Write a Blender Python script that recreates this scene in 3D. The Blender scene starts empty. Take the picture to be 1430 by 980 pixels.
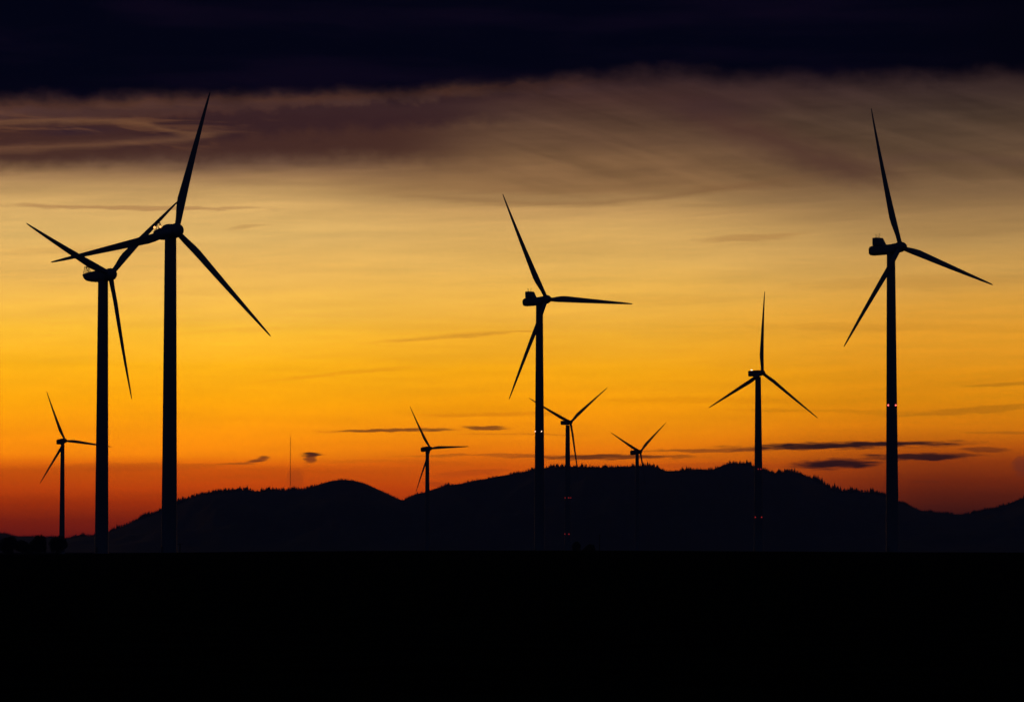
import bpy, bmesh, math, random
from mathutils import Vector, Matrix, noise

random.seed(11)
S = bpy.context.scene
COL = S.collection
R = math.radians

# ------------------------------------------------------------------ camera
LENS = 135.0
F = LENS / 36.0 * 1430.0            # focal length in photo pixels
EYE = 1.7
HORIZ = 770.0
PITCH = math.atan((HORIZ - 490.0) / F)
cam_d = bpy.data.cameras.new('camera')
cam_d.lens = LENS
cam_d.sensor_width = 36.0
cam_d.clip_start = 0.5
cam_d.clip_end = 60000.0
cam = bpy.data.objects.new('camera', cam_d)
COL.objects.link(cam)
cam.location = (0, 0, EYE)
cam.rotation_euler = (math.pi / 2 + PITCH, 0, 0)
S.camera = cam

S.view_settings.view_transform = 'Standard'
S.view_settings.look = 'None'
S.view_settings.gamma = 1.0
S.view_settings.exposure = 0.0
S.view_settings.use_curve_mapping = False
S.cycles.use_denoising = True
S.cycles.max_bounces = 6
S.cycles.volume_bounces = 0


def lin(c):
    out = []
    for v in c:
        v = v / 255.0
        out.append(v / 12.92 if v <= 0.04045 else ((v + 0.055) / 1.055) ** 2.4)
    return (out[0], out[1], out[2], 1.0)


# ------------------------------------------------------------------ world: dusk sky with cloud deck
W = bpy.data.worlds.new('World')
S.world = W
W.use_nodes = True
nt = W.node_tree
nt.nodes.clear()


class E:
    """tiny expression wrapper round a float socket"""
    def __init__(self, s):
        self.s = s

    def _m(self, op, *a, clamp=False):
        n = nt.nodes.new('ShaderNodeMath')
        n.operation = op
        n.use_clamp = clamp
        for i, v in enumerate((self,) + a):
            if isinstance(v, E):
                nt.links.new(v.s, n.inputs[i])
            else:
                n.inputs[i].default_value = v
        return E(n.outputs[0])

    def __add__(self, o): return self._m('ADD', o)
    def __sub__(self, o): return self._m('SUBTRACT', o)
    def __mul__(self, o): return self._m('MULTIPLY', o)
    def __truediv__(self, o): return self._m('DIVIDE', o)
    __radd__ = __add__
    __rmul__ = __mul__
    def madd(self, a, b): return self._m('MULTIPLY_ADD', a, b)
    def sq(self): return self._m('MULTIPLY', self)
    def max(self, o): return self._m('MAXIMUM', o)
    def sat(self): return self._m('ADD', 0.0, clamp=True)


def smooth(e, a, b, lo=0.0, hi=1.0):
    n = nt.nodes.new('ShaderNodeMapRange')
    n.interpolation_type = 'SMOOTHSTEP'
    nt.links.new(e.s, n.inputs[0])
    if a > b:
        a, b, lo, hi = b, a, hi, lo
    n.inputs[1].default_value = a
    n.inputs[2].default_value = b
    n.inputs[3].default_value = lo
    n.inputs[4].default_value = hi
    return E(n.outputs[0])


def xyz(x, y, z=0.0):
    n = nt.nodes.new('ShaderNodeCombineXYZ')
    for i, v in enumerate((x, y, z)):
        if isinstance(v, E):
            nt.links.new(v.s, n.inputs[i])
        else:
            n.inputs[i].default_value = v
    return n.outputs[0]


def noise_n(vec, detail=3.0, rough=0.5, dist=0.0):
    n = nt.nodes.new('ShaderNodeTexNoise')
    nt.links.new(vec, n.inputs['Vector'])
    n.inputs['Scale'].default_value = 1.0
    n.inputs['Detail'].default_value = detail
    n.inputs['Roughness'].default_value = rough
    n.inputs['Distortion'].default_value = dist
    return E(n.outputs['Fac'])


def curve(e, pts, x0, x1, y0, y1):
    """piecewise smooth function of e through the points"""
    n = nt.nodes.new('ShaderNodeFloatCurve')
    t = (e - x0) / (x1 - x0)
    nt.links.new(t.sat().s, n.inputs['Value'])
    c = n.mapping.curves[0]
    P = [((x - x0) / (x1 - x0), (y - y0) / (y1 - y0)) for x, y in pts]
    c.points[0].location = P[0]
    c.points[1].location = P[-1]
    for p in P[1:-1]:
        c.points.new(*p)
    n.mapping.use_clip = False
    n.mapping.update()
    return E(n.outputs[0]).madd(y1 - y0, y0)


def ramp(e, stops, lo, hi):
    n = nt.nodes.new('ShaderNodeValToRGB')
    t = (e - lo) / (hi - lo)
    nt.links.new(t.s, n.inputs[0])
    cr = n.color_ramp
    st = sorted(stops)
    cr.elements[0].position = (st[0][0] - lo) / (hi - lo)
    cr.elements[0].color = lin(st[0][1])
    cr.elements[1].position = (st[-1][0] - lo) / (hi - lo)
    cr.elements[1].color = lin(st[-1][1])
    for y, c in st[1:-1]:
        el = cr.elements.new((y - lo) / (hi - lo))
        el.color = lin(c)
    return n.outputs[0]


def mix(fac, a, b, mode='MIX'):
    n = nt.nodes.new('ShaderNodeMix')
    n.data_type = 'RGBA'
    n.blend_type = mode
    if isinstance(fac, E):
        nt.links.new(fac.s, n.inputs[0])
    else:
        n.inputs[0].default_value = fac
    for i, v in ((6, a), (7, b)):
        if isinstance(v, tuple):
            n.inputs[i].default_value = v
        else:
            nt.links.new(v, n.inputs[i])
    return n.outputs[2]


tc = nt.nodes.new('ShaderNodeTexCoord')
sep = nt.nodes.new('ShaderNodeSeparateXYZ')
nt.links.new(tc.outputs['Generated'], sep.inputs[0])
dx, dy, dz = (E(sep.outputs[i]) for i in range(3))
AZ = dx._m('ARCTAN2', dy)
EL = dz._m('ARCSINE')
# azimuth and elevation of the sky direction in units of 1/F radian, azimuth 715 = due sunset,
# elevation counted downwards with the horizon at 770
X = AZ.madd(F, 715.0)
Y0 = EL.madd(-F, HORIZ)

# warps that make everything stream sideways like thin evening cloud
n_big = noise_n(xyz(X * (1 / 420.0), Y0 * (1 / 70.0), 3.1), 3, 0.55)
n_str = noise_n(xyz(X * (1 / 230.0), (Y0 + X * 0.05) * (1 / 17.0), 9.7), 4, 0.6)
n_fine = noise_n(xyz(X * (1 / 60.0), Y0 * (1 / 9.0), 5.3), 3, 0.55)
n_lump = noise_n(xyz(X * (1 / 26.0), Y0 * (1 / 20.0), 1.3), 3, 0.6)
Y = Y0 + (n_big - 0.5) * smooth(Y0, 700, 430, 5.0, 34.0) + (n_str - 0.5) * smooth(Y0, 700, 430, 8.0, 13.0)

LO, HI = -100.0, 800.0
left = [(-100, (66, 44, 44)), (130, (74, 48, 46)), (170, (84, 56, 50)), (205, (86, 60, 52)), (228, (112, 82, 62)),
        (245, (158, 120, 80)), (262, (186, 146, 92)), (290, (214, 170, 102)), (330, (222, 178, 102)),
        (375, (232, 180, 92)), (420, (246, 188, 78)), (465, (252, 188, 50)), (510, (253, 178, 20)),
        (560, (253, 166, 2)), (600, (252, 150, 0)), (634, (246, 134, 0)), (645, (226, 108, 0)),
        (655, (196, 80, 0)), (680, (184, 64, 0)), (702, (152, 44, 0)), (728, (112, 26, 6)), (755, (90, 16, 10))]
mid = [(-100, (50, 36, 42)), (115, (58, 38, 38)), (140, (70, 46, 40)), (170, (84, 59, 46)), (200, (104, 75, 54)),
       (235, (128, 94, 62)), (262, (148, 110, 70)), (280, (168, 130, 82)), (296, (196, 152, 92)),
       (325, (214, 168, 96)), (370, (226, 176, 90)), (420, (238, 180, 74)), (470, (240, 172, 44)),
       (520, (244, 166, 14)), (565, (244, 154, 0)), (605, (240, 138, 0)), (628, (230, 120, 0)),
       (650, (206, 88, 0)), (685, (184, 62, 0)), (730, (120, 36, 12))]
right = [(-100, (52, 40, 42)), (105, (50, 34, 34)), (135, (58, 42, 38)), (170, (74, 56, 44)), (205, (90, 68, 50)),
         (240, (104, 78, 54)), (275, (126, 96, 64)), (310, (156, 120, 74)), (345, (186, 144, 82)),
         (385, (204, 154, 76)), (430, (218, 156, 58)), (475, (224, 152, 38)), (520, (222, 142, 16)),
         (560, (218, 134, 4)), (600, (206, 114, 0)), (625, (174, 80, 0)), (645, (140, 54, 2)),
         (670, (110, 36, 4)), (690, (84, 26, 6)), (715, (58, 17, 8)), (740, (44, 12, 8))]
cL = ramp(Y, left, LO, HI)
cM = ramp(Y, mid, LO, HI)
cR = ramp(Y, right, LO, HI)
c = mix(smooth(X, 300, 700), cL, cM)
c = mix(smooth(X, 820, 1330), c, cR)

# faint sideways streaks everywhere in the bright part
n_thin = noise_n(xyz(X * (1 / 330.0), (Y0 - X * 0.02) * (1 / 7.0), 61.0), 3, 0.5)
n_diag = noise_n(xyz(X * (1 / 240.0), (Y0 - X * 0.30) * (1 / 34.0), 33.0), 4, 0.55, 0.4)
vz = smooth(Y0, 300, 235) * smooth(X, 560, 760)           # upper veils drift down to the right
st = (n_str - 0.5) * 0.34 + (n_fine - 0.5) * 0.08 + (n_thin - 0.5) * 0.12 + (n_diag - 0.5) * vz * 0.95
stv = st._m('ADD', 1.0)
grey = nt.nodes.new('ShaderNodeCombineColor')
for i, k in enumerate((1.0, 1.0, 1.0)):
    nt.links.new(stv.s, grey.inputs[i])
c = mix(1.0, c, grey.outputs[0], 'MULTIPLY')

XW = X + (n_lump - 0.5) * 10.0 + (n_thin - 0.5) * 10.0
YW = Y0 + (n_str - 0.5) * 15.0 + (n_lump - 0.5) * 3.0 + (n_fine - 0.5) * 7.0
YL = Y0 + (n_lump - 0.5) * 22.0 + (n_big - 0.5) * 16.0


def band(yc_pts, halfw, soft, xa, xb, fade, yy=None):
    """soft band following a curve over azimuth, fading at xa and xb"""
    yy = yy or YL
    yc = curve(X, yc_pts, -600, 2000, -400, 1200)
    d = (yy - yc)._m('ABSOLUTE')
    m = smooth(d, halfw + soft, halfw - soft)
    return m * smooth(X, xa - fade, xa + fade) * smooth(X, xb + fade, xb - fade)


# long dusky purple bank under the deck at left
m = band([(-600, 205), (0, 205), (250, 192), (450, 188), (620, 192), (760, 200), (2000, 200)], 34, 16, -500, 640, 110)
c = mix(m * 0.85, c, lin((63, 36, 31)))
n_caul = noise_n(xyz(X * (1 / 30.0), Y0 * (1 / 26.0), 15.0), 4, 0.6)
YC = Y0 + (n_caul - 0.5) * 40.0
top = curve(X, [(-600, 190), (0, 182), (170, 172), (300, 160), (430, 149), (560, 143), (700, 132), (2000, 128)], -600, 2000, -400, 1200)
dt = YC - top
m = smooth(dt, -5, 7) * smooth(dt, 50, 22) * smooth(X, 120, 260) * smooth(X, 800, 600)
c = mix(m * 0.72, c, lin((48, 28, 33)))
m = band([(-600, 185), (0, 186), (110, 185), (220, 184), (2000, 185)], 6, 8, 60, 150, 45, YW)
c = mix(m * 0.7, c, lin((44, 28, 40)))
# brownish wisps threading that bank
w1 = smooth(noise_n(xyz(X * (1 / 150.0), (Y0 - X * 0.03) * (1 / 15.0), 22.0), 4, 0.6, 0.6), 0.50, 0.66)
m = w1 * smooth(Y0, 140, 165) * smooth(Y0, 222, 198) * smooth(X, 420, 260)
c = mix(m * 0.42, c, lin((112, 72, 48)))
m = band([(-600, 175), (0, 176), (120, 172), (200, 176), (260, 190), (330, 185), (2000, 200)], 2.5, 4, -700, 300, 50, YW)
c = mix(m * 0.55, c, lin((122, 82, 54)))
m = band([(-600, 212), (0, 214), (90, 208), (180, 202), (260, 196), (310, 186), (2000, 190)], 4, 6, -700, 290, 40, YW)
c = mix(m * 0.55, c, lin((118, 80, 56)))
# lit rim just below the deck
rim = [(-600, 152), (0, 150), (150, 148), (250, 142), (400, 140), (520, 131), (640, 126), (760, 116), (2000, 110)]
m = band(rim, 4, 10, -500, 780, 160)
c = mix(m * 0.60, c, lin((104, 64, 42)))
# swath of brown cloud sinking to the right
m = band([(-600, 100), (860, 128), (930, 145), (1000, 172), (1080, 200), (1160, 228), (1260, 248), (1400, 262), (2000, 300)],
         18, 27, 950, 1240, 70)
c = mix(m * 0.72, c, lin((74, 46, 40)))
m = band([(-600, 150), (900, 150), (1020, 150), (1120, 152), (2000, 150)], 14, 14, 930, 1060, 60)
c = mix(m * 0.55, c, lin((60, 39, 40)))
m = band([(-600, 230), (1180, 236), (1300, 222), (1430, 232), (2000, 240)], 6, 9, 1210, 1700, 70, YW)
c = mix(m * 0.35, c, lin((92, 66, 54)))
# thin trailing edge of the grey veil
m = band([(-600, 280), (500, 268), (640, 280), (760, 285), (880, 281), (980, 268), (1090, 254), (1180, 240), (2000, 240)],
         2.0, 7, 580, 1080, 120, YW)
c = mix(m * 0.50, c, lin((112, 74, 46)))

# long thin streaks and small clouds: (azimuth, elevation, half length, half height, strength, slope, colour)
SM = (84, 34, 18)
DK = (22, 9, 14)
clouds = [
    (1180, 623, 165, 5.8, .97, -.010, DK), (1285, 638, 80, 4.8, .93, .0, DK), (1165, 648, 62, 8.0, .96, -.01, DK),
    (1370, 630, 36, 2.2, .50, .02, DK), (985, 628, 95, 2.2, .60, -.01, SM), (700, 636, 150, 2.2, .40, .0, SM),
    (860, 637, 115, 3.2, .75, .0, DK), (545, 601, 92, 2.4, .80, -.012, SM), (680, 596.5, 32, 2.0, .78, .0, SM),
    (436, 635, 18, 3.2, .95, -.03, DK), (433, 639.5, 9, 6.5, .80, -.1, SM), (360, 643.5, 16, 3.8, .85, -.22, SM),
    (333, 649.5, 26, 1.6, .50, .0, SM), (414, 668, 12, 15, .22, .0, SM), (470, 523, 110, 3.2, .32, -.10, (206, 128, 20)),
    (630, 472, 115, 2.6, .45, -.075, (196, 130, 40)), (680, 466, 80, 3.0, .30, -.05, (196, 130, 40)),
    (180, 293, 190, 3.4, .55, .012, (158, 110, 70)), (345, 318, 30, 3.0, .35, -.1, (168, 118, 66)),
    (1050, 333, 75, 5, .45, -.05, (166, 118, 66)), (1350, 574, 110, 4.2, .50, -.06, (158, 92, 10)),
    (1405, 538, 60, 3.2, .45, -.02, (150, 90, 14)), (1150, 575, 130, 3.4, .35, .02, (176, 104, 4)),
    (1405, 606, 60, 2.6, .45, .02, (140, 72, 10)), (680, 579, 110, 4.0, .45, .0, (196, 112, 6)),
    (1424, 652, 14, 13, .45, .0, (74, 34, 30)), (660, 660, 55, 5, .40, -.06, (150, 52, 12)),
    (620, 676, 30, 4, .35, .1, (130, 40, 14)), (200, 652, 120, 6, .30, .0, (150, 56, 6)),
    (720, 606, 90, 1.6, .3, .0, SM), (1290, 672, 30, 1.5, .3, .0, SM), (560, 645, 120, 4, .25, .02, (170, 70, 6)),
    (1000, 560, 160, 5, .22, .0, (190, 110, 0)), (1290, 396, 190, 9, .20, -.03, (160, 112, 50)),
    (1250, 460, 230, 6, .18, .02, (176, 112, 30)), (900, 418, 140, 8, .16, .0, (190, 130, 50)),
    (130, 352, 140, 6, .22, -.05, (180, 130, 70)), (330, 462, 70, 2.5, .18, -.05, (220, 150, 50)),
    (1010, 300, 60, 3, .15, -.08, (150, 110, 70)), (1000, 650, 90, 5, .3, .0, (150, 54, 14)),
]
n_rag = noise_n(xyz(X * (1 / 34.0), Y0 * (1 / 3.5), 91.0), 3, 0.6)
RAG = (n_rag - 0.5) * 2.2
for (cx, cy, hw, hh, s, sl, col) in clouds:
    ex = (XW - cx) * (1.0 / hw)
    ey = (YW - cy - (X - cx) * sl) * (1.0 / hh)
    d = ex.sq() + ey.sq() + RAG
    m = smooth(d, 1.55, 0.15)
    c = mix(m * s, c, lin(col))

# the dark deck overhead, its ragged lower edge
deck = curve(X, [(-600, 150), (0, 143), (200, 140), (330, 134), (480, 130), (620, 124), (740, 112), (850, 103), (1000, 104),
                 (1180, 108), (1320, 107), (1430, 105), (2000, 100)], -600, 2000, -400, 1200)
n_roll = noise_n(xyz(X * (1 / 75.0), Y0 * (1 / 60.0), 77.0), 2, 0.45)
YD = Y0 + (n_lump - 0.5) * 16.0 + (n_roll - 0.5) * 26.0 + (n_big - 0.5) * 14.0
dd = YD - deck - 7.0
under = noise_n(xyz(X * (1 / 300.0), Y0 * (1 / 45.0), 40.0), 3, 0.5)
deckcol = mix(smooth(under, 0.42, 0.72), lin((0.3, 1.5, 14)), lin((8, 4, 20)))
deckcol = mix(smooth(X, 1100, 1500), deckcol, lin((0.2, 0.8, 9)))
c = mix(smooth(dd, 20, -22), c, deckcol)
# light leaving the glow: it dims away from the sunset point, and the far side is plain blue dusk
side = (X - 700.0)._m('ABSOLUTE')
c = mix(smooth(side, 1100, 3600), c, lin((5, 8, 24)))
up = smooth(Y0, -700, -3800)
east = (0.0044, 0.0078, 0.0215, 1.0)
c = mix(up, c, east)
c = mix(smooth(side, 4500, 9000), c, east)
# the glow as it is above the haze layer: brighter by what the layer's length takes away again
HAZE = 3.5e-5
path = E(dz.s)._m('MAXIMUM', 0.0001)._m('POWER', -1.0)._m('MULTIPLY', 558.0)._m('MINIMUM', 17300.0)
gain = (path * HAZE)._m('EXPONENT')
gcol = nt.nodes.new('ShaderNodeCombineColor')
for i in range(3):
    nt.links.new(gain.s, gcol.inputs[i])
vm = nt.nodes.new('ShaderNodeVectorMath')
vm.operation = 'MULTIPLY'
nt.links.new(c, vm.inputs[0])
nt.links.new(gcol.outputs[0], vm.inputs[1])
c = vm.outputs[0]

# real twilight sky behind it all, at a low strength
sky = nt.nodes.new('ShaderNodeTexSky')
sky.sky_type = 'NISHITA'
sky.sun_disc = False
sky.sun_elevation = R(-2.0)
sky.sun_rotation = R(0.0)
bg1 = nt.nodes.new('ShaderNodeBackground')
nt.links.new(c, bg1.inputs[0])
bg1.inputs[1].default_value = 1.0
bg2 = nt.nodes.new('ShaderNodeBackground')
nt.links.new(sky.outputs[0], bg2.inputs[0])
bg2.inputs[1].default_value = 0.0004
add = nt.nodes.new('ShaderNodeAddShader')
nt.links.new(bg1.outputs[0], add.inputs[0])
nt.links.new(bg2.outputs[0], add.inputs[1])
out = nt.nodes.new('ShaderNodeOutputWorld')
nt.links.new(add.outputs[0], out.inputs[0])
W.cycles.sampling_method = 'MANUAL'
W.cycles.sample_map_resolution = 2048


# ------------------------------------------------------------------ helpers
def mat(name, col, rough=0.7, var=0.25, scale=1.0, bump=0.0, metallic=0.0, coord='Object', stretch=(1, 1, 1), col2=None):
    m = bpy.data.materials.new(name)
    m.use_nodes = True
    t = m.node_tree
    b = t.nodes['Principled BSDF']
    b.inputs['Roughness'].default_value = rough
    b.inputs['Metallic'].default_value = metallic
    tc = t.nodes.new('ShaderNodeTexCoord')
    mp = t.nodes.new('ShaderNodeMapping')
    mp.inputs['Scale'].default_value = stretch
    nz = t.nodes.new('ShaderNodeTexNoise')
    nz.inputs['Scale'].default_value = scale
    nz.inputs['Detail'].default_value = 5
    t.links.new(tc.outputs[coord], mp.inputs[0])
    t.links.new(mp.outputs[0], nz.inputs['Vector'])
    cn = t.nodes.new('ShaderNodeValToRGB')
    cr = cn.color_ramp
    cr.elements[0].position = 0.3
    cr.elements[1].position = 0.7
    cr.elements[0].color = tuple(v * (1 - var) for v in col) + (1,)
    cr.elements[1].color = tuple((col2 or tuple(min(1, v * (1 + var)) for v in col))) + (1,)
    t.links.new(nz.outputs['Fac'], cn.inputs[0])
    t.links.new(cn.outputs[0], b.inputs['Base Color'])
    if bump:
        bp = t.nodes.new('ShaderNodeBump')
        bp.inputs['Strength'].default_value = bump
        t.links.new(nz.outputs['Fac'], bp.inputs['Height'])
        t.links.new(bp.outputs[0], b.inputs['Normal'])
    return m


def lamp_mat(name, col, strength):
    m = bpy.data.materials.new(name)
    m.use_nodes = True
    b = m.node_tree.nodes['Principled BSDF']
    b.inputs['Base Color'].default_value = (0.2, 0.02, 0.02, 1)
    b.inputs['Emission Color'].default_value = tuple(col) + (1,)
    b.inputs['Emission Strength'].default_value = strength
    return m


M_tower = mat('tower_paint', (0.20, 0.205, 0.21), 0.55, 0.08, 0.6, stretch=(1, 1, .15))
M_nac = mat('nacelle_paint', (0.19, 0.195, 0.20), 0.5, 0.08, 0.8)
M_blade = mat('blade_gelcoat', (0.20, 0.205, 0.21), 0.45, 0.06, 0.3)
M_metal = mat('galvanised_metal', (0.16, 0.165, 0.17), 0.6, 0.2, 3.0, metallic=0.3)
M_mast = mat('mast_paint', (0.16, 0.04, 0.03), 0.6, 0.2, 0.05)
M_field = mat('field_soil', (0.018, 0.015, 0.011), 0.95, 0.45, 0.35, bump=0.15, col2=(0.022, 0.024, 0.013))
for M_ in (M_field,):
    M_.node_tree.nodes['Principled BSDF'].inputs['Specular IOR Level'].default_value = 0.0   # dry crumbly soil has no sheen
M_hill = mat('forested_hill', (0.035, 0.045, 0.028), 0.95, 0.35, 0.004, bump=0.3)
M_conifer = mat('conifer_needles', (0.030, 0.042, 0.024), 0.95, 0.3, 0.02)
M_leaf = mat('broad_leaves', (0.035, 0.050, 0.022), 0.9, 0.35, 0.5)
M_bark = mat('bark', (0.07, 0.05, 0.035), 0.95, 0.3, 2.0, bump=0.4, stretch=(1, 1, .2))
M_wood = mat('pole_timber', (0.08, 0.06, 0.045), 0.9, 0.3, 2.0, stretch=(1, 1, .1))
L_red = lamp_mat('red_beacon', (1.0, 0.12, 0.10), 3.0)
L_redlow = lamp_mat('dim_red_beacon', (1.0, 0.04, 0.05), 0.30)
L_white = lamp_mat('pale_beacon', (1.0, 0.62, 0.42), 3.0)
L_amber = lamp_mat('amber_beacon', (1.0, 0.42, 0.12), 2.2)


def link(name, me, m=None, parent=None, loc=None):
    o = bpy.data.objects.new(name, me)
    if m is not None and not me.materials:
        me.materials.append(m)
    COL.objects.link(o)
    if parent is not None:
        o.parent = parent
    if loc is not None:
        o.location = loc
    return o


def mesh(name, bm, smooth_s=False):
    me = bpy.data.meshes.new(name)
    bmesh.ops.recalc_face_normals(bm, faces=bm.faces)
    bm.to_mesh(me)
    bm.free()
    if smooth_s:
        for p in me.polygons:
            p.use_smooth = True
        try:
            me.set_sharp_from_angle(angle=R(40))
        except Exception:
            pass
    return me


def loft(bm, rings, cap=True):
    vs = [[bm.verts.new(p) for p in r] for r in rings]
    n = len(rings[0])
    for a, b in zip(vs[:-1], vs[1:]):
        for i in range(n):
            bm.faces.new((a[i], a[(i + 1) % n], b[(i + 1) % n], b[i]))
    if cap:
        bm.faces.new(vs[0])
        bm.faces.new(list(reversed(vs[-1])))


def tube(bm, a, b, ra, rb=None, n=8):
    a, b = Vector(a), Vector(b)
    rb = ra if rb is None else rb
    d = (b - a).normalized()
    u = d.cross(Vector((0, 0, 1)) if abs(d.z) < 0.9 else Vector((1, 0, 0))).normalized()
    v = d.cross(u)
    rings = []
    for p, r in ((a, ra), (b, rb)):
        rings.append([p + u * math.cos(2 * math.pi * i / n) * r + v * math.sin(2 * math.pi * i / n) * r for i in range(n)])
    loft(bm, rings)


def prism(bm, pts, y0, y1):
    """side outline in x,z extruded across y"""
    loft(bm, [[Vector((x, y0, z)) for x, z in pts], [Vector((x, y1, z)) for x, z in pts]])


def lathe_x(bm, prof, n=28, zc=0.0):
    loft(bm, [[Vector((x, r * math.cos(2 * math.pi * i / n), zc + r * math.sin(2 * math.pi * i / n))) for i in range(n)]
              for x, r in prof])


def super_body(bm, stations, n=32, e=3.6):
    """body along x: (x, z_bottom, z_top, half width)"""
    rings = []
    for x, zb, zt, hw in stations:
        ring = []
        for i in range(n):
            t = 2 * math.pi * i / n
            cs, sn = math.cos(t), math.sin(t)
            y = hw * math.copysign(abs(cs) ** (2 / e), cs)
            z = (zb + zt) / 2 + (zt - zb) / 2 * math.copysign(abs(sn) ** (2 / e), sn)
            ring.append(Vector((x, y, z)))
        rings.append(ring)
    loft(bm, rings)


def tag(o, label=None, cat=None, group=None, kind=None):
    if label: o['label'] = label
    if cat: o['category'] = cat
    if group: o['group'] = group
    if kind: o['kind'] = kind
    return o


def az_x(px, dist):
    """x of a point seen at photo column px, at the given depth along y, near the horizon"""
    return (px - 715.0) / F * dist


# ------------------------------------------------------------------ ground: one sheet with low swells
prof = [(-400, 774), (60, 773.6), (245, 771.2), (400, 769.6), (600, 768.4), (790, 768.2), (1050, 769.4), (1250, 770.6), (1430, 771), (1900, 772)]


def interp(pts, x):
    if x <= pts[0][0]: return pts[0][1]
    for (a, ya), (b, yb) in zip(pts[:-1], pts[1:]):
        if x <= b:
            t = (x - a) / (b - a)
            return ya + (yb - ya) * t
    return pts[-1][1]


ys = []
y = -2000.0
while y < 60: ys.append(y); y += 160 if y < -200 else 20
while y < 300: ys.append(y); y += 6
while y < 1100: ys.append(y); y += 20
while y < 1900: ys.append(y); y += 60
while y < 16500: ys.append(y); y += 600
ys.append(16500.0)
us = [-1 + 2 * i / 240.0 for i in range(241)]
bm = bmesh.new()
grid = []
for y in ys:
    row = []
    half = 420.0 + max(0.0, abs(y)) * 0.505
    half = min(half, 8400.0)
    for u in us:
        uu = math.copysign(abs(u) ** 1.5, u)
        x = uu * half
        z = 0.0
        if 60 < y < 1100:
            px = 715 + x / y * F
            crest = EYE + (HORIZ - interp(prof, px)) / F * 800.0
            t = max(0.0, 1 - abs(y - 800) / 520.0)
            side_f = max(0.0, 1 - max(0.0, abs(px - 715) - 1000) / 1500.0)
            z += crest * (t * t * (3 - 2 * t)) * side_f
        z += 0.05 * noise.noise(Vector((x * 0.08, y * 0.05, 0))) * (1 if abs(y) < 500 else 0.3)
        row.append(bm.verts.new((x, y, z)))
    grid.append(row)
for a, b in zip(grid[:-1], grid[1:]):
    for i in range(len(us) - 1):
        bm.faces.new((a[i], a[i + 1], b[i + 1], b[i]))
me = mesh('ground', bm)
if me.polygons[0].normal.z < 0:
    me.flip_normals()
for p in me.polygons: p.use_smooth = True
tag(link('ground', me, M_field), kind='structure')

# ------------------------------------------------------------------ hills
ridge = [(-900, 735), (-500, 742), (-250, 738), (-80, 741), (0, 743), (10, 745), (25, 748), (50, 748.5), (80, 750), (95, 751), (105, 749), (118, 747.4), (130, 748),
         (145, 746), (155, 741), (170, 735), (185, 728.5), (200, 722.5), (215, 717), (226, 713), (240, 705), (248, 702.5),
         (253, 701), (262, 696), (273, 692), (285, 688.5), (300, 686), (318, 685.8), (330, 684.2), (345, 683.6), (358, 686),
         (374, 684.7), (392, 683.8), (405, 684), (423, 683), (435, 680), (448, 675), (464, 670.6), (477, 669.3), (493, 670.4),
         (508, 674), (524, 680.7), (542, 689), (554, 695), (563, 698.3), (570, 693.8), (582, 689), (594, 686.5), (610, 681),
         (629, 677), (645, 674.5), (662, 670.5), (681, 667.5), (700, 663.7), (720, 660.7), (746, 655.4), (769, 651.2),
         (787, 650.4), (815, 651.2), (843, 652), (873, 650.8), (899, 650.2), (917, 651.8), (931, 657.5), (940, 657), (955, 655.8),
         (969, 654.8), (983, 654.8), (996, 655.4), (1008, 649.5), (1019, 646), (1029, 646.4), (1045, 648.4), (1056, 653.6),
         (1066, 657.4), (1078, 662), (1089, 659.4), (1105, 657.5), (1118, 660.6), (1134, 667.4), (1145, 673.9), (1161, 683),
         (1173, 685.2), (1200, 686.4), (1223, 688.6), (1236, 692.4), (1257, 701), (1272, 707), (1285, 712.4), (1313, 715.3),
         (1336, 717.8), (1354, 716.8), (1374, 711.4), (1400, 705.8), (1425, 695.8), (1460, 686), (1560, 668), (1700, 660), (1950, 690), (2400, 720)]
RC = 12500.0


def ridge_z(px, r=RC):
    return EYE + (HORIZ - 0.7 - interp(ridge, px)) / F * r


def crest_r(px):
    return RC + 500.0 * noise.noise(Vector((px * 0.004, 7.7, 0)))


def hill_z(px, r):
    rc = crest_r(px)
    zc = ridge_z(px, rc)
    if r <= rc:
        t = max(0.0, (r - (rc - 3300)) / 3300.0)
        s = t ** 1.25
    else:
        t = max(0.0, 1 - (r - rc) / 2600.0)
        s = t * t * (3 - 2 * t)
    spur = noise.fractal(Vector((px * 0.012, r * 0.0011, 2.0)), 1.0, 2.0, 4) * 0.22
    fall = 4 * s * (1 - s)
    z = zc * (s + spur * fall)
    if r <= rc:
        z = min(z, (zc - EYE) / rc * r * 0.985 + EYE) if r < rc - 60 else z
    return z


rs = [9100 + 100 * i for i in range(32)] + [12300 + 25 * i for i in range(-2, 0)]
rs = [-3300 + 130 * i for i in range(24)] + [-180, -90, -40, 0, 40, 90, 180] + [260 + 180 * i for i in range(13)] + [2600]
bm = bmesh.new()
grid = []
pxs = [-900 + 2.5 * i for i in range(int((2400 + 900) / 2.5) + 1)]
for px in pxs:
    row = []
    rc = crest_r(px)
    for dr in rs:
        r = rc + dr
        row.append(bm.verts.new(((px - 715) / F * r, r, hill_z(px, r) - 2.0 if abs(dr) > 3000 else hill_z(px, r))))
    grid.append(row)
for a, b in zip(grid[:-1], grid[1:]):
    for i in range(len(rs) - 1):
        bm.faces.new((a[i], b[i], b[i + 1], a[i + 1]))
me = mesh('hills', bm)
for p in me.polygons: p.use_smooth = True
tag(link('hills', me, M_hill), kind='structure')

# spruce forest standing along the ridge line: reads as one serrated mass
bm = bmesh.new()
rnd = random.Random(5)


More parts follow.
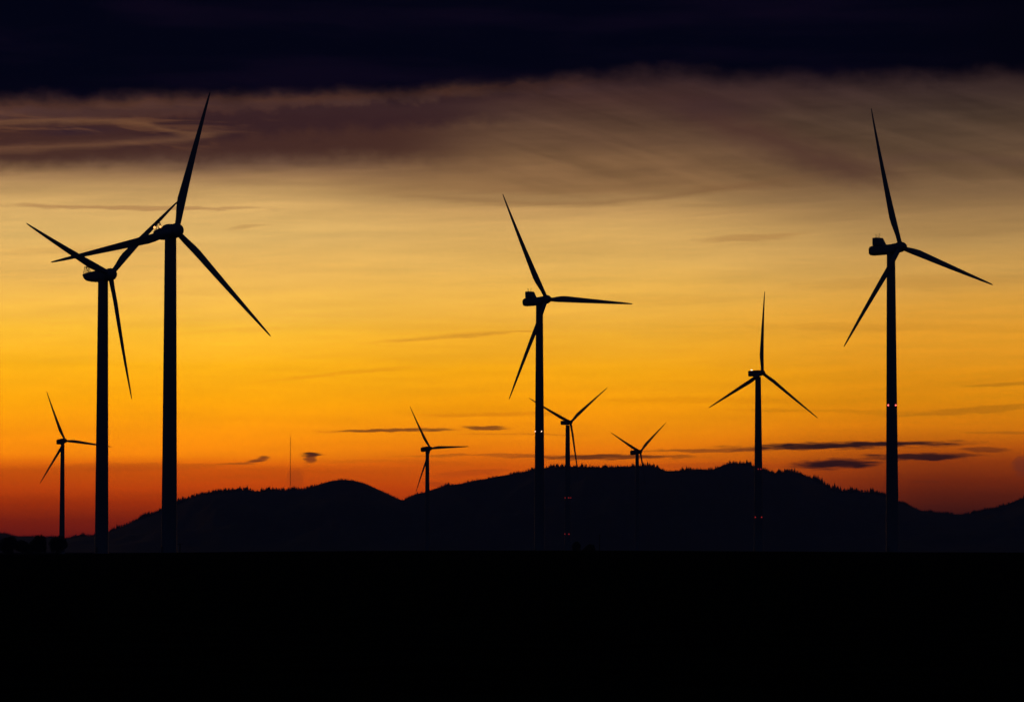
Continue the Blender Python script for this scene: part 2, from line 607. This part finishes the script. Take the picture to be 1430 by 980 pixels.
def conifer(x, y, z, h, w):
    a0 = rnd.random() * 6.28
    for (zb, zt, rr) in ((0.08, 0.62, 1.0), (0.38, 1.0, 0.66)):
        n = 5
        base = [bm.verts.new((x + w * rr * math.cos(a0 + i * 6.283 / n), y + w * rr * math.sin(a0 + i * 6.283 / n), z + h * zb)) for i in range(n)]
        top = bm.verts.new((x, y, z + h * zt))
        for i in range(n):
            bm.faces.new((base[i], base[(i + 1) % n], top))
        bm.faces.new(list(reversed(base)))


def tree_h(px):
    """mean height of the ridge trees in metres along the skyline"""
    pts = [(-900, 6), (0, 6), (100, 8), (160, 10), (250, 13), (340, 14), (400, 12), (425, 10), (450, 6), (480, 5), (540, 6), (565, 9), (640, 8),
           (760, 9), (1000, 11), (1060, 13), (1130, 12), (1180, 13), (1240, 12), (1280, 8), (1350, 7), (2400, 7)]
    return interp(pts, px)


px = -300.0
while px < 1750:
    px += rnd.uniform(0.4, 1.5)
    r = crest_r(px) + rnd.uniform(-70, 50)
    z = hill_z(px, r) - 3.0
    hh = tree_h(px) * rnd.uniform(0.55, 1.1) * (0.62 + 0.9 * max(0.0, 0.5 + noise.noise(Vector((px * 0.06, 3.3, 0)))) )
    if rnd.random() < 0.12:
        hh *= 1.35
    conifer((px - 715) / F * r, r, z, hh + 3.0, hh * rnd.uniform(0.18, 0.28) + 0.6)
for (px, hpx) in ((346, 6), (344, 3.5), (376, 5), (350, 3), (410, 4), (412, 3.5), (326, 2.5), (298, 3), (959, 4), (1142, 5), (1019, 3), (899, 4.5), (897, 3), (106, 2.5), (1105, 2), (1046, 3), (1203, 3)):
    r = crest_r(px)
    conifer((px - 715) / F * r, r, hill_z(px, r) - 3, (hpx + 2) * r / F + 3, 4.5)
tag(link('ridge_forest', mesh('ridge_forest', bm), M_conifer), 'serrated dark conifer forest along the crest of the hills', 'forest', kind='stuff')

# ------------------------------------------------------------------ guyed lattice mast on the ridge
px = 405.5
r = crest_r(px)
root = bpy.data.objects.new('radio_mast', None)
COL.objects.link(root)
root.location = ((px - 715) / F * r, r, hill_z(px, r) - 2)
tag(root, 'very thin tall radio mast rising from the crest of the left hill', 'mast')
H = (683.5 - 608.5) * r / F + 2
bm = bmesh.new()
wd = 1.05
legs = [Vector((wd * math.cos(a), wd * math.sin(a), 0)) for a in (R(90), R(210), R(330))]
for l in legs:
    tube(bm, l, l + Vector((0, 0, H)), 0.22, 0.2, 5)
z = 0.0
k = 0
while z < H - 3:
    for i in range(3):
        a, b = legs[i], legs[(i + 1) % 3]
        tube(bm, a + Vector((0, 0, z)), b + Vector((0, 0, z + 3)), 0.10, 0.10, 4)
        tube(bm, a + Vector((0, 0, z)), b + Vector((0, 0, z)), 0.10, 0.10, 4)
    z += 3
    k += 1
link('lattice', mesh('lattice', bm), M_mast, root)
bm = bmesh.new()
tube(bm, (0, 0, H), (0, 0, H + 9), 0.32, 0.16, 6)
link('antenna', mesh('antenna', bm), M_mast, root)
for a in (R(90), R(210), R(330)):
    for f in (0.33, 0.66, 0.97):
        bm = bmesh.new()
        tube(bm, (1.0 * math.cos(a), 1.0 * math.sin(a), H * f), (62 * math.cos(a), 62 * math.sin(a), -14), 0.03, 0.03, 3)
        link('guy_wire', mesh('guy_wire', bm), M_metal, root)

# ------------------------------------------------------------------ wind turbines
TYPES = {
    'round': dict(H=100.0, rb=2.45, rt=1.78, R=45.0, hubx=3.7, tilt=2.0, ntilt=0.0),
    'cooler': dict(H=119.0, rb=2.55, rt=1.62, R=55.0, hubx=4.9, tilt=2.5, ntilt=0.3),
    'slim': dict(H=100.0, rb=2.75, rt=1.55, R=45.0, hubx=3.6, tilt=2.5, ntilt=0.5),
    'small': dict(H=80.0, rb=2.05, rt=1.35, R=38.0, hubx=3.4, tilt=2.5, ntilt=4.0),
}
CACHE = {}


def blade_mesh(Rr, root_r=0.95, chord=3.5):
    bm = bmesh.new()
    rings = []
    n = 20
    st = [(0.0, 0), (0.03, 0), (0.06, .15), (0.11, .55), (0.16, .85), (0.21, 1), (0.3, 1), (0.42, 1), (0.55, 1), (0.68, 1), (0.8, 1), (0.9, 1), (0.96, 1), (0.99, 1), (1.0, 1)]
    for t, bl in st:
        ch = chord * (1 - 0.80 * max(0, (t - 0.2)) / 0.8) if t > 0.2 else chord
        ch *= (1.0 if t < 0.9 else (1.0 - 0.35 * ((t - 0.9) / 0.1) ** 2))
        if t == 1.0: ch *= 0.35
        ch_ = 2 * root_r * (1 - bl) + ch * bl
        th_ = 2 * root_r * (1 - bl) + ch * 0.22 * bl * (1 - 0.3 * t)
        tw = R(16 * (1 - t) ** 1.6 * bl + 2)
        z = 0.9 + t * (Rr - 0.9)
        bend = 1.6 * t * t                      # prebend forwards
        ring = []
        for i in range(n):
            a = 2 * math.pi * i / n
            cs, sn = math.cos(a), math.sin(a)
            # cs = +1 leading edge, -1 trailing edge
            px_ = cs * ch_ / 2 - bl * ch_ * 0.20
            taper = 1 - bl * 0.85 * ((1 - cs) / 2) ** 1.2
            py_ = sn * th_ / 2 * taper
            # chord mostly in the rotor plane (local y), thickness along local x
            yy = px_ * math.cos(tw) - py_ * math.sin(tw)
            xx = px_ * math.sin(tw) + py_ * math.cos(tw) + bend
            ring.append(Vector((xx, yy, z)))
        rings.append(ring)
    loft(bm, rings)
    return mesh('blade', bm, True)


def build_type(k):
    T = TYPES[k]
    H = T['H']
    d = {}
    bm = bmesh.new()
    rings = []
    n = 40
    zt = H - (2.0 if k != 'small' else 1.6)
    seams = [0, .22, .47, .73, 1.0]
    zs = [0, 0.5]
    for s in seams[1:-1]:
        zs += [s * zt - 0.12, s * zt - 0.1, s * zt + 0.1, s * zt + 0.12]
    zs += [zt - 0.6, zt]
    for z in zs:
        t = z / zt
        r_ = T['rb'] + (T['rt'] - T['rb']) * t
        if k == 'slim':                                  # stronger flare near the base
            r_ = T['rt'] + (T['rb'] - T['rt']) * (1 - t) ** 1.0
        for s in seams[1:-1]:
            if abs(z - s * zt) < 0.11: r_ += 0.05
        if z == 0: r_ += 0.25
        rings.append([Vector((r_ * math.cos(6.28318 * i / n), r_ * math.sin(6.28318 * i / n), z)) for i in range(n)])
    loft(bm, rings)
    d['tower'] = mesh('tower', bm, True)
    bm = bmesh.new()                                      # service door with its landing
    prism(bm, [(-.45, 1.2), (.45, 1.2), (.45, 3.2), (.25, 3.4), (-.25, 3.4), (-.45, 3.2)], -T['rb'] - .06, -T['rb'] + .25)
    d['door'] = mesh('door', bm)
    bm = bmesh.new()
    prism(bm, [(-.8, 1.05), (.8, 1.05), (.8, 1.15), (-.8, 1.15)], -T['rb'] - 1.3, -T['rb'] - .02)
    for i in range(5):
        z = 0.95 - i * 0.2
        prism(bm, [(-.5, z), (.5, z), (.5, z + .05), (-.5, z + .05)], -T['rb'] - 1.6 - i * .25, -T['rb'] - 1.3 - i * .25)
    for sx in (-.75, .75):
        tube(bm, (sx, -T['rb'] - 1.25, 0), (sx, -T['rb'] - 1.25, 2.1), .03, .03, 5)
        tube(bm, (sx, -T['rb'] - 1.25, 2.1), (sx, -T['rb'] - .1, 2.1), .03, .03, 5)
    d['steps'] = mesh('steps', bm)
    d['blade'] = blade_mesh(T['R'], 0.9 if k != 'small' else 0.75, {'round': 2.8, 'cooler': 3.2, 'slim': 2.5, 'small': 2.3}[k])
    # nacelle, modelled about the rotor axis height (z = 0)
    bm = bmesh.new()
    if k == 'round':
        super_body(bm, [(-9.4, 0.35, 0.75, .9), (-9.2, -0.1, .85, 1.2), (-8.4, -1.1, 1.05, 1.55), (-7.4, -1.75, 1.25, 1.75), (-5.5, -2.15, 1.5, 1.9),
                        (-3.2, -2.35, 1.75, 1.95), (-2.7, -2.35, 2.0, 1.95), (-2.2, -2.35, 2.3, 1.95), (-1.0, -2.35, 2.45, 1.95), (0.4, -2.35, 2.4, 1.95),
                        (1.4, -2.3, 2.1, 1.9), (2.0, -2.1, 1.9, 1.8)], e=3.2)
        d['spin'] = [(1.9, 1.55), (2.2, 2.0), (3.0, 2.25), (4.0, 2.25), (4.9, 2.0), (5.5, 1.55), (5.9, 0.95), (6.05, 0.3)]
    elif k == 'cooler':
        super_body(bm, [(-10.4, -1.5, 0.5, .9), (-10.2, -1.95, .9, 1.35), (-9.7, -2.25, 1.25, 1.65), (-8.8, -2.4, 1.45, 1.8), (-4, -2.4, 1.5, 1.85), (0, -2.4, 1.5, 1.85),
                        (2.2, -2.3, 1.7, 1.85), (3.2, -1.9, 1.75, 1.7)], e=3.4)
        d['spin'] = [(3.1, 1.5), (3.5, 1.9), (4.3, 2.1), (5.3, 2.05), (6.2, 1.75), (7.0, 1.25), (7.6, 0.7), (7.9, 0.2)]
    elif k == 'slim':
        super_body(bm, [(-7.2, -1.4, 1.45, 1.2), (-7.0, -1.6, 1.6, 1.35), (-4, -1.75, 1.65, 1.5), (0, -1.75, 1.65, 1.5), (1.8, -1.6, 1.6, 1.45), (2.3, -1.4, 1.4, 1.3)], e=6)
        d['spin'] = [(2.2, 1.2), (2.6, 1.45), (3.4, 1.55), (4.2, 1.45), (4.9, 1.05), (5.2, 0.4)]
    else:
        super_body(bm, [(-6.6, -1.7, 1.2, 1.1), (-6.3, -1.9, 1.45, 1.35), (-4.6, -2.0, 1.6, 1.5), (-1, -1.95, 1.75, 1.6), (1.0, -1.8, 1.75, 1.55), (1.9, -1.45, 1.5, 1.35)], e=4.5)
        d['spin'] = [(1.8, 1.1), (2.2, 1.5), (3.1, 1.65), (4.0, 1.45), (4.7, 1.0), (5.2, 0.3)]
    d['nacelle'] = mesh('nacelle', bm, True)
    bm = bmesh.new()
    lathe_x(bm, d['spin'])
    d['hub'] = mesh('hub', bm, True)
    if k == 'cooler':
        bm = bmesh.new()
        prism(bm, [(-7.9, 1.40), (-7.9, 4.25), (-7.7, 4.4), (-5.6, 4.4), (-5.4, 4.3), (-3.6, 1.42)], -1.75, 1.75)
        d['cooler'] = mesh('cooler_box', bm)
        d['sensors'] = []
        for i, (x, yy, h) in enumerate(((-7.3, 1.2, .75), (-6.8, -1.0, 1.3), (-6.3, .6, 1.6), (-5.9, -1.4, 1.0))):
            bm = bmesh.new()
            lp = [(0.085, 4.3), (0.05, 4.4 + h * .7), (0.13, 4.4 + h * .78), (0.13, 4.4 + h), (0.04, 4.4 + h * 1.05)]
            loft(bm, [[Vector((x + q * math.cos(k_ * 1.0472), yy + q * math.sin(k_ * 1.0472), zz)) for k_ in range(6)] for q, zz in lp])
            d['sensors'].append(mesh('wind_sensor', bm))
    if k == 'round':
        bm = bmesh.new()                                   # railed instrument frame over the tail
        P = [(-8.9, -.8), (-8.9, .8), (-7.9, -.8), (-7.9, .8)]
        for x, yy in P:
            tube(bm, (x, yy, .8), (x + (.2 if x < -8.5 else -.1), yy * .8, 3.3), .12, .12, 5)
        tube(bm, (-8.7, -.64, 3.3), (-8.0, -.64, 3.3), .12, .12, 5)
        tube(bm, (-8.7, .64, 3.3), (-8.0, .64, 3.3), .12, .12, 5)
        tube(bm, (-8.7, -.64, 3.3), (-8.7, .64, 3.3), .12, .12, 5)
        tube(bm, (-8.0, -.64, 3.3), (-8.0, .64, 3.3), .12, .12, 5)
        tube(bm, (-8.0, .6, 3.2), (-6.6, .6, 1.2), .10, .10, 5)
        tube(bm, (-8.0, -.6, 3.2), (-6.6, -.6, 1.2), .10, .10, 5)
        tube(bm, (-8.4, 0, 3.3), (-8.4, 0, 4.1), .09, .08, 5)
        tube(bm, (-9.1, -.7, .5), (-9.1, -.7, 1.7), .07, .07, 5)
        tube(bm, (-9.1, -.7, 1.5), (-8.7, -.64, 1.5), .05, .05, 5)
        tube(bm, (-6.6, -.6, 1.2), (-6.6, -.1, 1.75), .06, .06, 5)
        d['frame'] = mesh('instrument_frame', bm)
    if k in ('slim', 'small'):
        d['sensors'] = []
        for x, yy, h in ((-6.1, .5, 1.1), (-5.5, -.5, .9)):
            bm = bmesh.new()
            lp = [(0.08, 1.2), (0.05, 1.5 + h * .7), (0.13, 1.5 + h * .78), (0.13, 1.5 + h), (0.04, 1.5 + h * 1.05)]
            loft(bm, [[Vector((x + q * math.cos(k_ * 1.0472), yy + q * math.sin(k_ * 1.0472), zz)) for k_ in range(6)] for q, zz in lp])
            d['sensors'].append(mesh('wind_sensor', bm))
    return d


def beacon_mesh(r, m):
    key = ('beacon', r, m.name)
    if key not in CACHE:
        bm = bmesh.new()
        bmesh.ops.create_uvsphere(bm, u_segments=12, v_segments=8, radius=r)
        me = mesh('warning_light', bm, True)
        me.materials.append(m)
        CACHE[key] = me
    return CACHE[key]


def turbine(px, hub_py, kind, yaw, theta, label, lights=(), top_lights=()):
    T = TYPES[kind]
    if kind not in CACHE:
        CACHE[kind] = build_type(kind)
    d = CACHE[kind]
    H = T['H']
    D = F * (H - EYE) / (HORIZ - hub_py)
    root = bpy.data.objects.new('wind_turbine', None)
    COL.objects.link(root)
    # top of tower sits at column px; tangent-plane columns barely converge at this focal length
    root.location = (az_x(px, D), D, 0.0)
    root.rotation_euler = (0, 0, -R(yaw))
    tag(root, label, 'wind turbine', 'wind turbines on the plain')
    tw = link('tower', d['tower'], M_tower, root)
    link('door', d['door'], M_metal, tw)
    link('steps', d['steps'], M_metal, tw)
    tilt = Matrix.Translation((0, 0, H)) @ Matrix.Rotation(-R(T['tilt']), 4, 'Y')
    nac = link('nacelle', d['nacelle'], M_nac, root)
    nac.matrix_local = Matrix.Translation((0, 0, H)) @ Matrix.Rotation(-R(T['ntilt']), 4, 'Y')
    if 'cooler' in d:
        link('cooler_box', d['cooler'], M_nac, nac)
    if 'frame' in d:
        link('instrument_frame', d['frame'], M_metal, nac)
    for sm in d.get('sensors', ()):
        link('wind_sensor', sm, M_metal, nac)
    for (x, y, z, r_, m) in top_lights:
        link('warning_light', beacon_mesh(r_, m), None, nac, (x, y, z))
    hub = link('hub', d['hub'], M_nac, root)
    hub.matrix_local = tilt
    for i in range(3):
        b = link('blade', d['blade'], M_blade, root)
        b.matrix_local = tilt @ Matrix.Translation((T['hubx'], 0, 0)) @ Matrix.Rotation(-R(theta + 120 * i), 4, 'X')
    s = D / F
    for (py, r_, m, offs) in lights:
        z = EYE + (HORIZ - py) * s
        t = z / (H - 2)
        rr = T['rb'] + (T['rt'] - T['rb']) * t
        for o in offs:                                  # o: sideways position as a share of the tower's radius
            wx = o * rr
            wy = -math.sqrt(max(0.0, rr * rr - wx * wx)) - 0.08 if abs(o) < 1 else -0.3
            v = Matrix.Rotation(R(yaw), 3, 'Z') @ Vector((wx, wy, 0))
            link('warning_light', beacon_mesh(r_, m), None, tw, (v.x, v.y, z))
    return root


turbine(236.8, 323, 'round', 57, 15, 'nearest turbine with the thickest tower and two amber lights on its nacelle tail', top_lights=((-9.1, -.7, 1.95, .42, L_amber), (-6.6, -.1, 2.0, .34, L_amber)))
turbine(142.6, 384, 'round', 39, 50, 'dark turbine with rounded unlit nacelle and wire frame, beside the amber-lit nearest turbine')
turbine(753.4, 419, 'cooler', 47, -30, 'turbine near the middle, boxy cooler on its nacelle, pale lights halfway up the tower',
        lights=((602.5, .24, L_white, (-.95, .45)),))
turbine(1245.6, 346, 'cooler', 46, -17, 'tall turbine at the right with boxy cooler on its nacelle and bright red tower lights',
        lights=((566, .31, L_red, (-.72, .68)),))
turbine(1059, 521, 'slim', 54, 3, 'medium turbine with slim flat nacelle and strongly tapered tower before the highest summit',
        lights=((655, .30, L_redlow, (-.1, .55)), (722, .36, L_redlow, (-.75, .62))), top_lights=((-6.3, .9, 1.95, .3, L_white), (-4.8, -.9, 1.95, .3, L_white)))
turbine(792.8, 590, 'slim', 52, 53, 'small thin turbine with two rows of dim red lights low on its tower',
        lights=((695, .42, L_redlow, (-.85, .3, 1.0)), (745.5, .42, L_redlow, (-.85, .35))))
turbine(889.8, 631, 'small', 44, 52, 'smallest turbine, its nacelle only just above the broad wooded ridge')
turbine(596.8, 626.5, 'small', 48, -33, 'small turbine standing just right of the notch between the two hills')
turbine(87.3, 615.8, 'small', 52, -24, 'small turbine nearest the left edge, rising from behind dark bushes')

# ------------------------------------------------------------------ dark trees and poles along the edge of the field
def blob_crown(root, h, w, n, seed, z0=0.18):
    rr = random.Random(seed)
    bm = bmesh.new()
    cl = []
    for i in range(9):
        a = rr.uniform(0, 6.28)
        q = rr.uniform(0, .62)
        cl.append((w * q * math.cos(a), w * q * math.sin(a), h * rr.uniform(z0 + .05, .80), rr.uniform(.38, .62)))
    for i in range(n):
        cx, cy, cz, cr = rr.choice(cl)
        v = Vector((rr.gauss(0, 1), rr.gauss(0, 1), rr.gauss(0, 1))).normalized() * rr.uniform(.45, 1.05) ** .6
        p = Vector((cx + v.x * w * cr, cy + v.y * w * cr, max(h * z0 * .4, cz + v.z * h * cr * .55)))
        s = rr.uniform(.20, .48)
        u = Vector((rr.gauss(0, 1), rr.gauss(0, 1), rr.gauss(0, 1))).normalized()
        t = u.orthogonal().normalized()
        b = u.cross(t)
        bm.faces.new([bm.verts.new(p + t * s), bm.verts.new(p + b * s * .6), bm.verts.new(p - t * s), bm.verts.new(p - b * s * .6)])
    link('crown', mesh('crown', bm), M_leaf, root)
    bm = bmesh.new()
    tube(bm, (0, 0, -.2), (0, 0, h * .45), .04 * h ** .9, .02 * h, 8)
    for (cx, cy, cz, cr) in cl[:6]:
        tube(bm, (0, 0, h * rr.uniform(.2, .42)), (cx * .8, cy * .8, cz), .016 * h, .006 * h, 6)
    link('trunk', mesh('trunk', bm), M_bark, root)


def tree(px, top_py, dist, wpx, label, seed, name='tree', group=None, n=2600):
    root = bpy.data.objects.new(name, None)
    COL.objects.link(root)
    root.location = (az_x(px, dist), dist, 0)
    h = EYE + (HORIZ + 2 - top_py) / F * dist
    blob_crown(root, h, wpx / 2 / F * dist, n, seed)
    tag(root, label, 'tree' if name == 'tree' else 'bush', group)


TG = 'dark trees at the left edge of the field'
tree(12, 751, 1850, 30, 'low dark tree cut by the left edge of the photo', 1, group=TG, n=5000)
tree(33, 755, 1820, 30, 'low rounded tree in the dip of the left thicket', 2, group=TG, n=5000)
tree(57, 750, 1900, 32, 'broad dark tree mid thicket, its crown just below the hill line', 3, group=TG, n=5000)
tree(80, 751, 1860, 34, 'dense dark tree hiding the foot of the leftmost turbine', 4, group=TG, n=5000)
tree(805, 759.5, 1900, 15, 'small dark bush beside the foot of the turbine with red lights', 5, 'bush', n=2200)
tree(822, 761, 1950, 20, 'wide low bush between the red-lit thin turbine and the timber pole', 6, 'bush', n=2600)


def pole(px, top_py, dist, label, arms=1):
    root = bpy.data.objects.new('utility_pole', None)
    COL.objects.link(root)
    root.location = (az_x(px, dist), dist, 0)
    h = EYE + (HORIZ - top_py) / F * dist
    bm = bmesh.new()
    tube(bm, (0, 0, -.3), (0, 0, h), .24, .16, 10)
    link('pole', mesh('pole', bm), M_wood, root)
    bm = bmesh.new()
    for i in range(arms):
        z = h - .5 - i * .9
        prism(bm, [(-1.1, z - .08), (1.1, z - .08), (1.1, z + .08), (-1.1, z + .08)], -.28, -.16)
    link('crossarm', mesh('crossarm', bm), M_wood, root)
    for x in (-.9, .9, 0.45):
        bm = bmesh.new()
        tube(bm, (x, -.22, h - .42), (x, -.22, h - .15), .07, .05, 8)
        link('insulator', mesh('insulator', bm), M_metal, root)
    tag(root, label, 'utility pole', 'thin poles at the foot of the hills')


pole(837, 746, 2050, 'thin timber pole standing in front of the hills right of the bushes')
pole(252, 758, 1600, 'short thin pole just right of the nearest turbine tower')

# ------------------------------------------------------------------ evening haze
bm = bmesh.new()
x0, x1, y0, y1, z0, z1 = -8700, 8700, -2200, 17200, -4.0, 560.0
loft(bm, [[Vector((x0, y0, z0)), Vector((x1, y0, z0)), Vector((x1, y1, z0)), Vector((x0, y1, z0))],
          [Vector((x0, y0, z1)), Vector((x1, y0, z1)), Vector((x1, y1, z1)), Vector((x0, y1, z1))]])
hz = bpy.data.materials.new('haze')
hz.use_nodes = True
t = hz.node_tree
t.nodes.clear()
pv = t.nodes.new('ShaderNodeVolumePrincipled')
pv.inputs['Color'].default_value = (0.62, 0.72, 1.0, 1)
pv.inputs['Density'].default_value = HAZE
pv.inputs['Anisotropy'].default_value = 0.0
mo = t.nodes.new('ShaderNodeOutputMaterial')
t.links.new(pv.outputs[0], mo.inputs['Volume'])
hz.cycles.homogeneous_volume = True
ho = link('haze', mesh('haze', bm), hz)
tag(ho, kind='stuff')
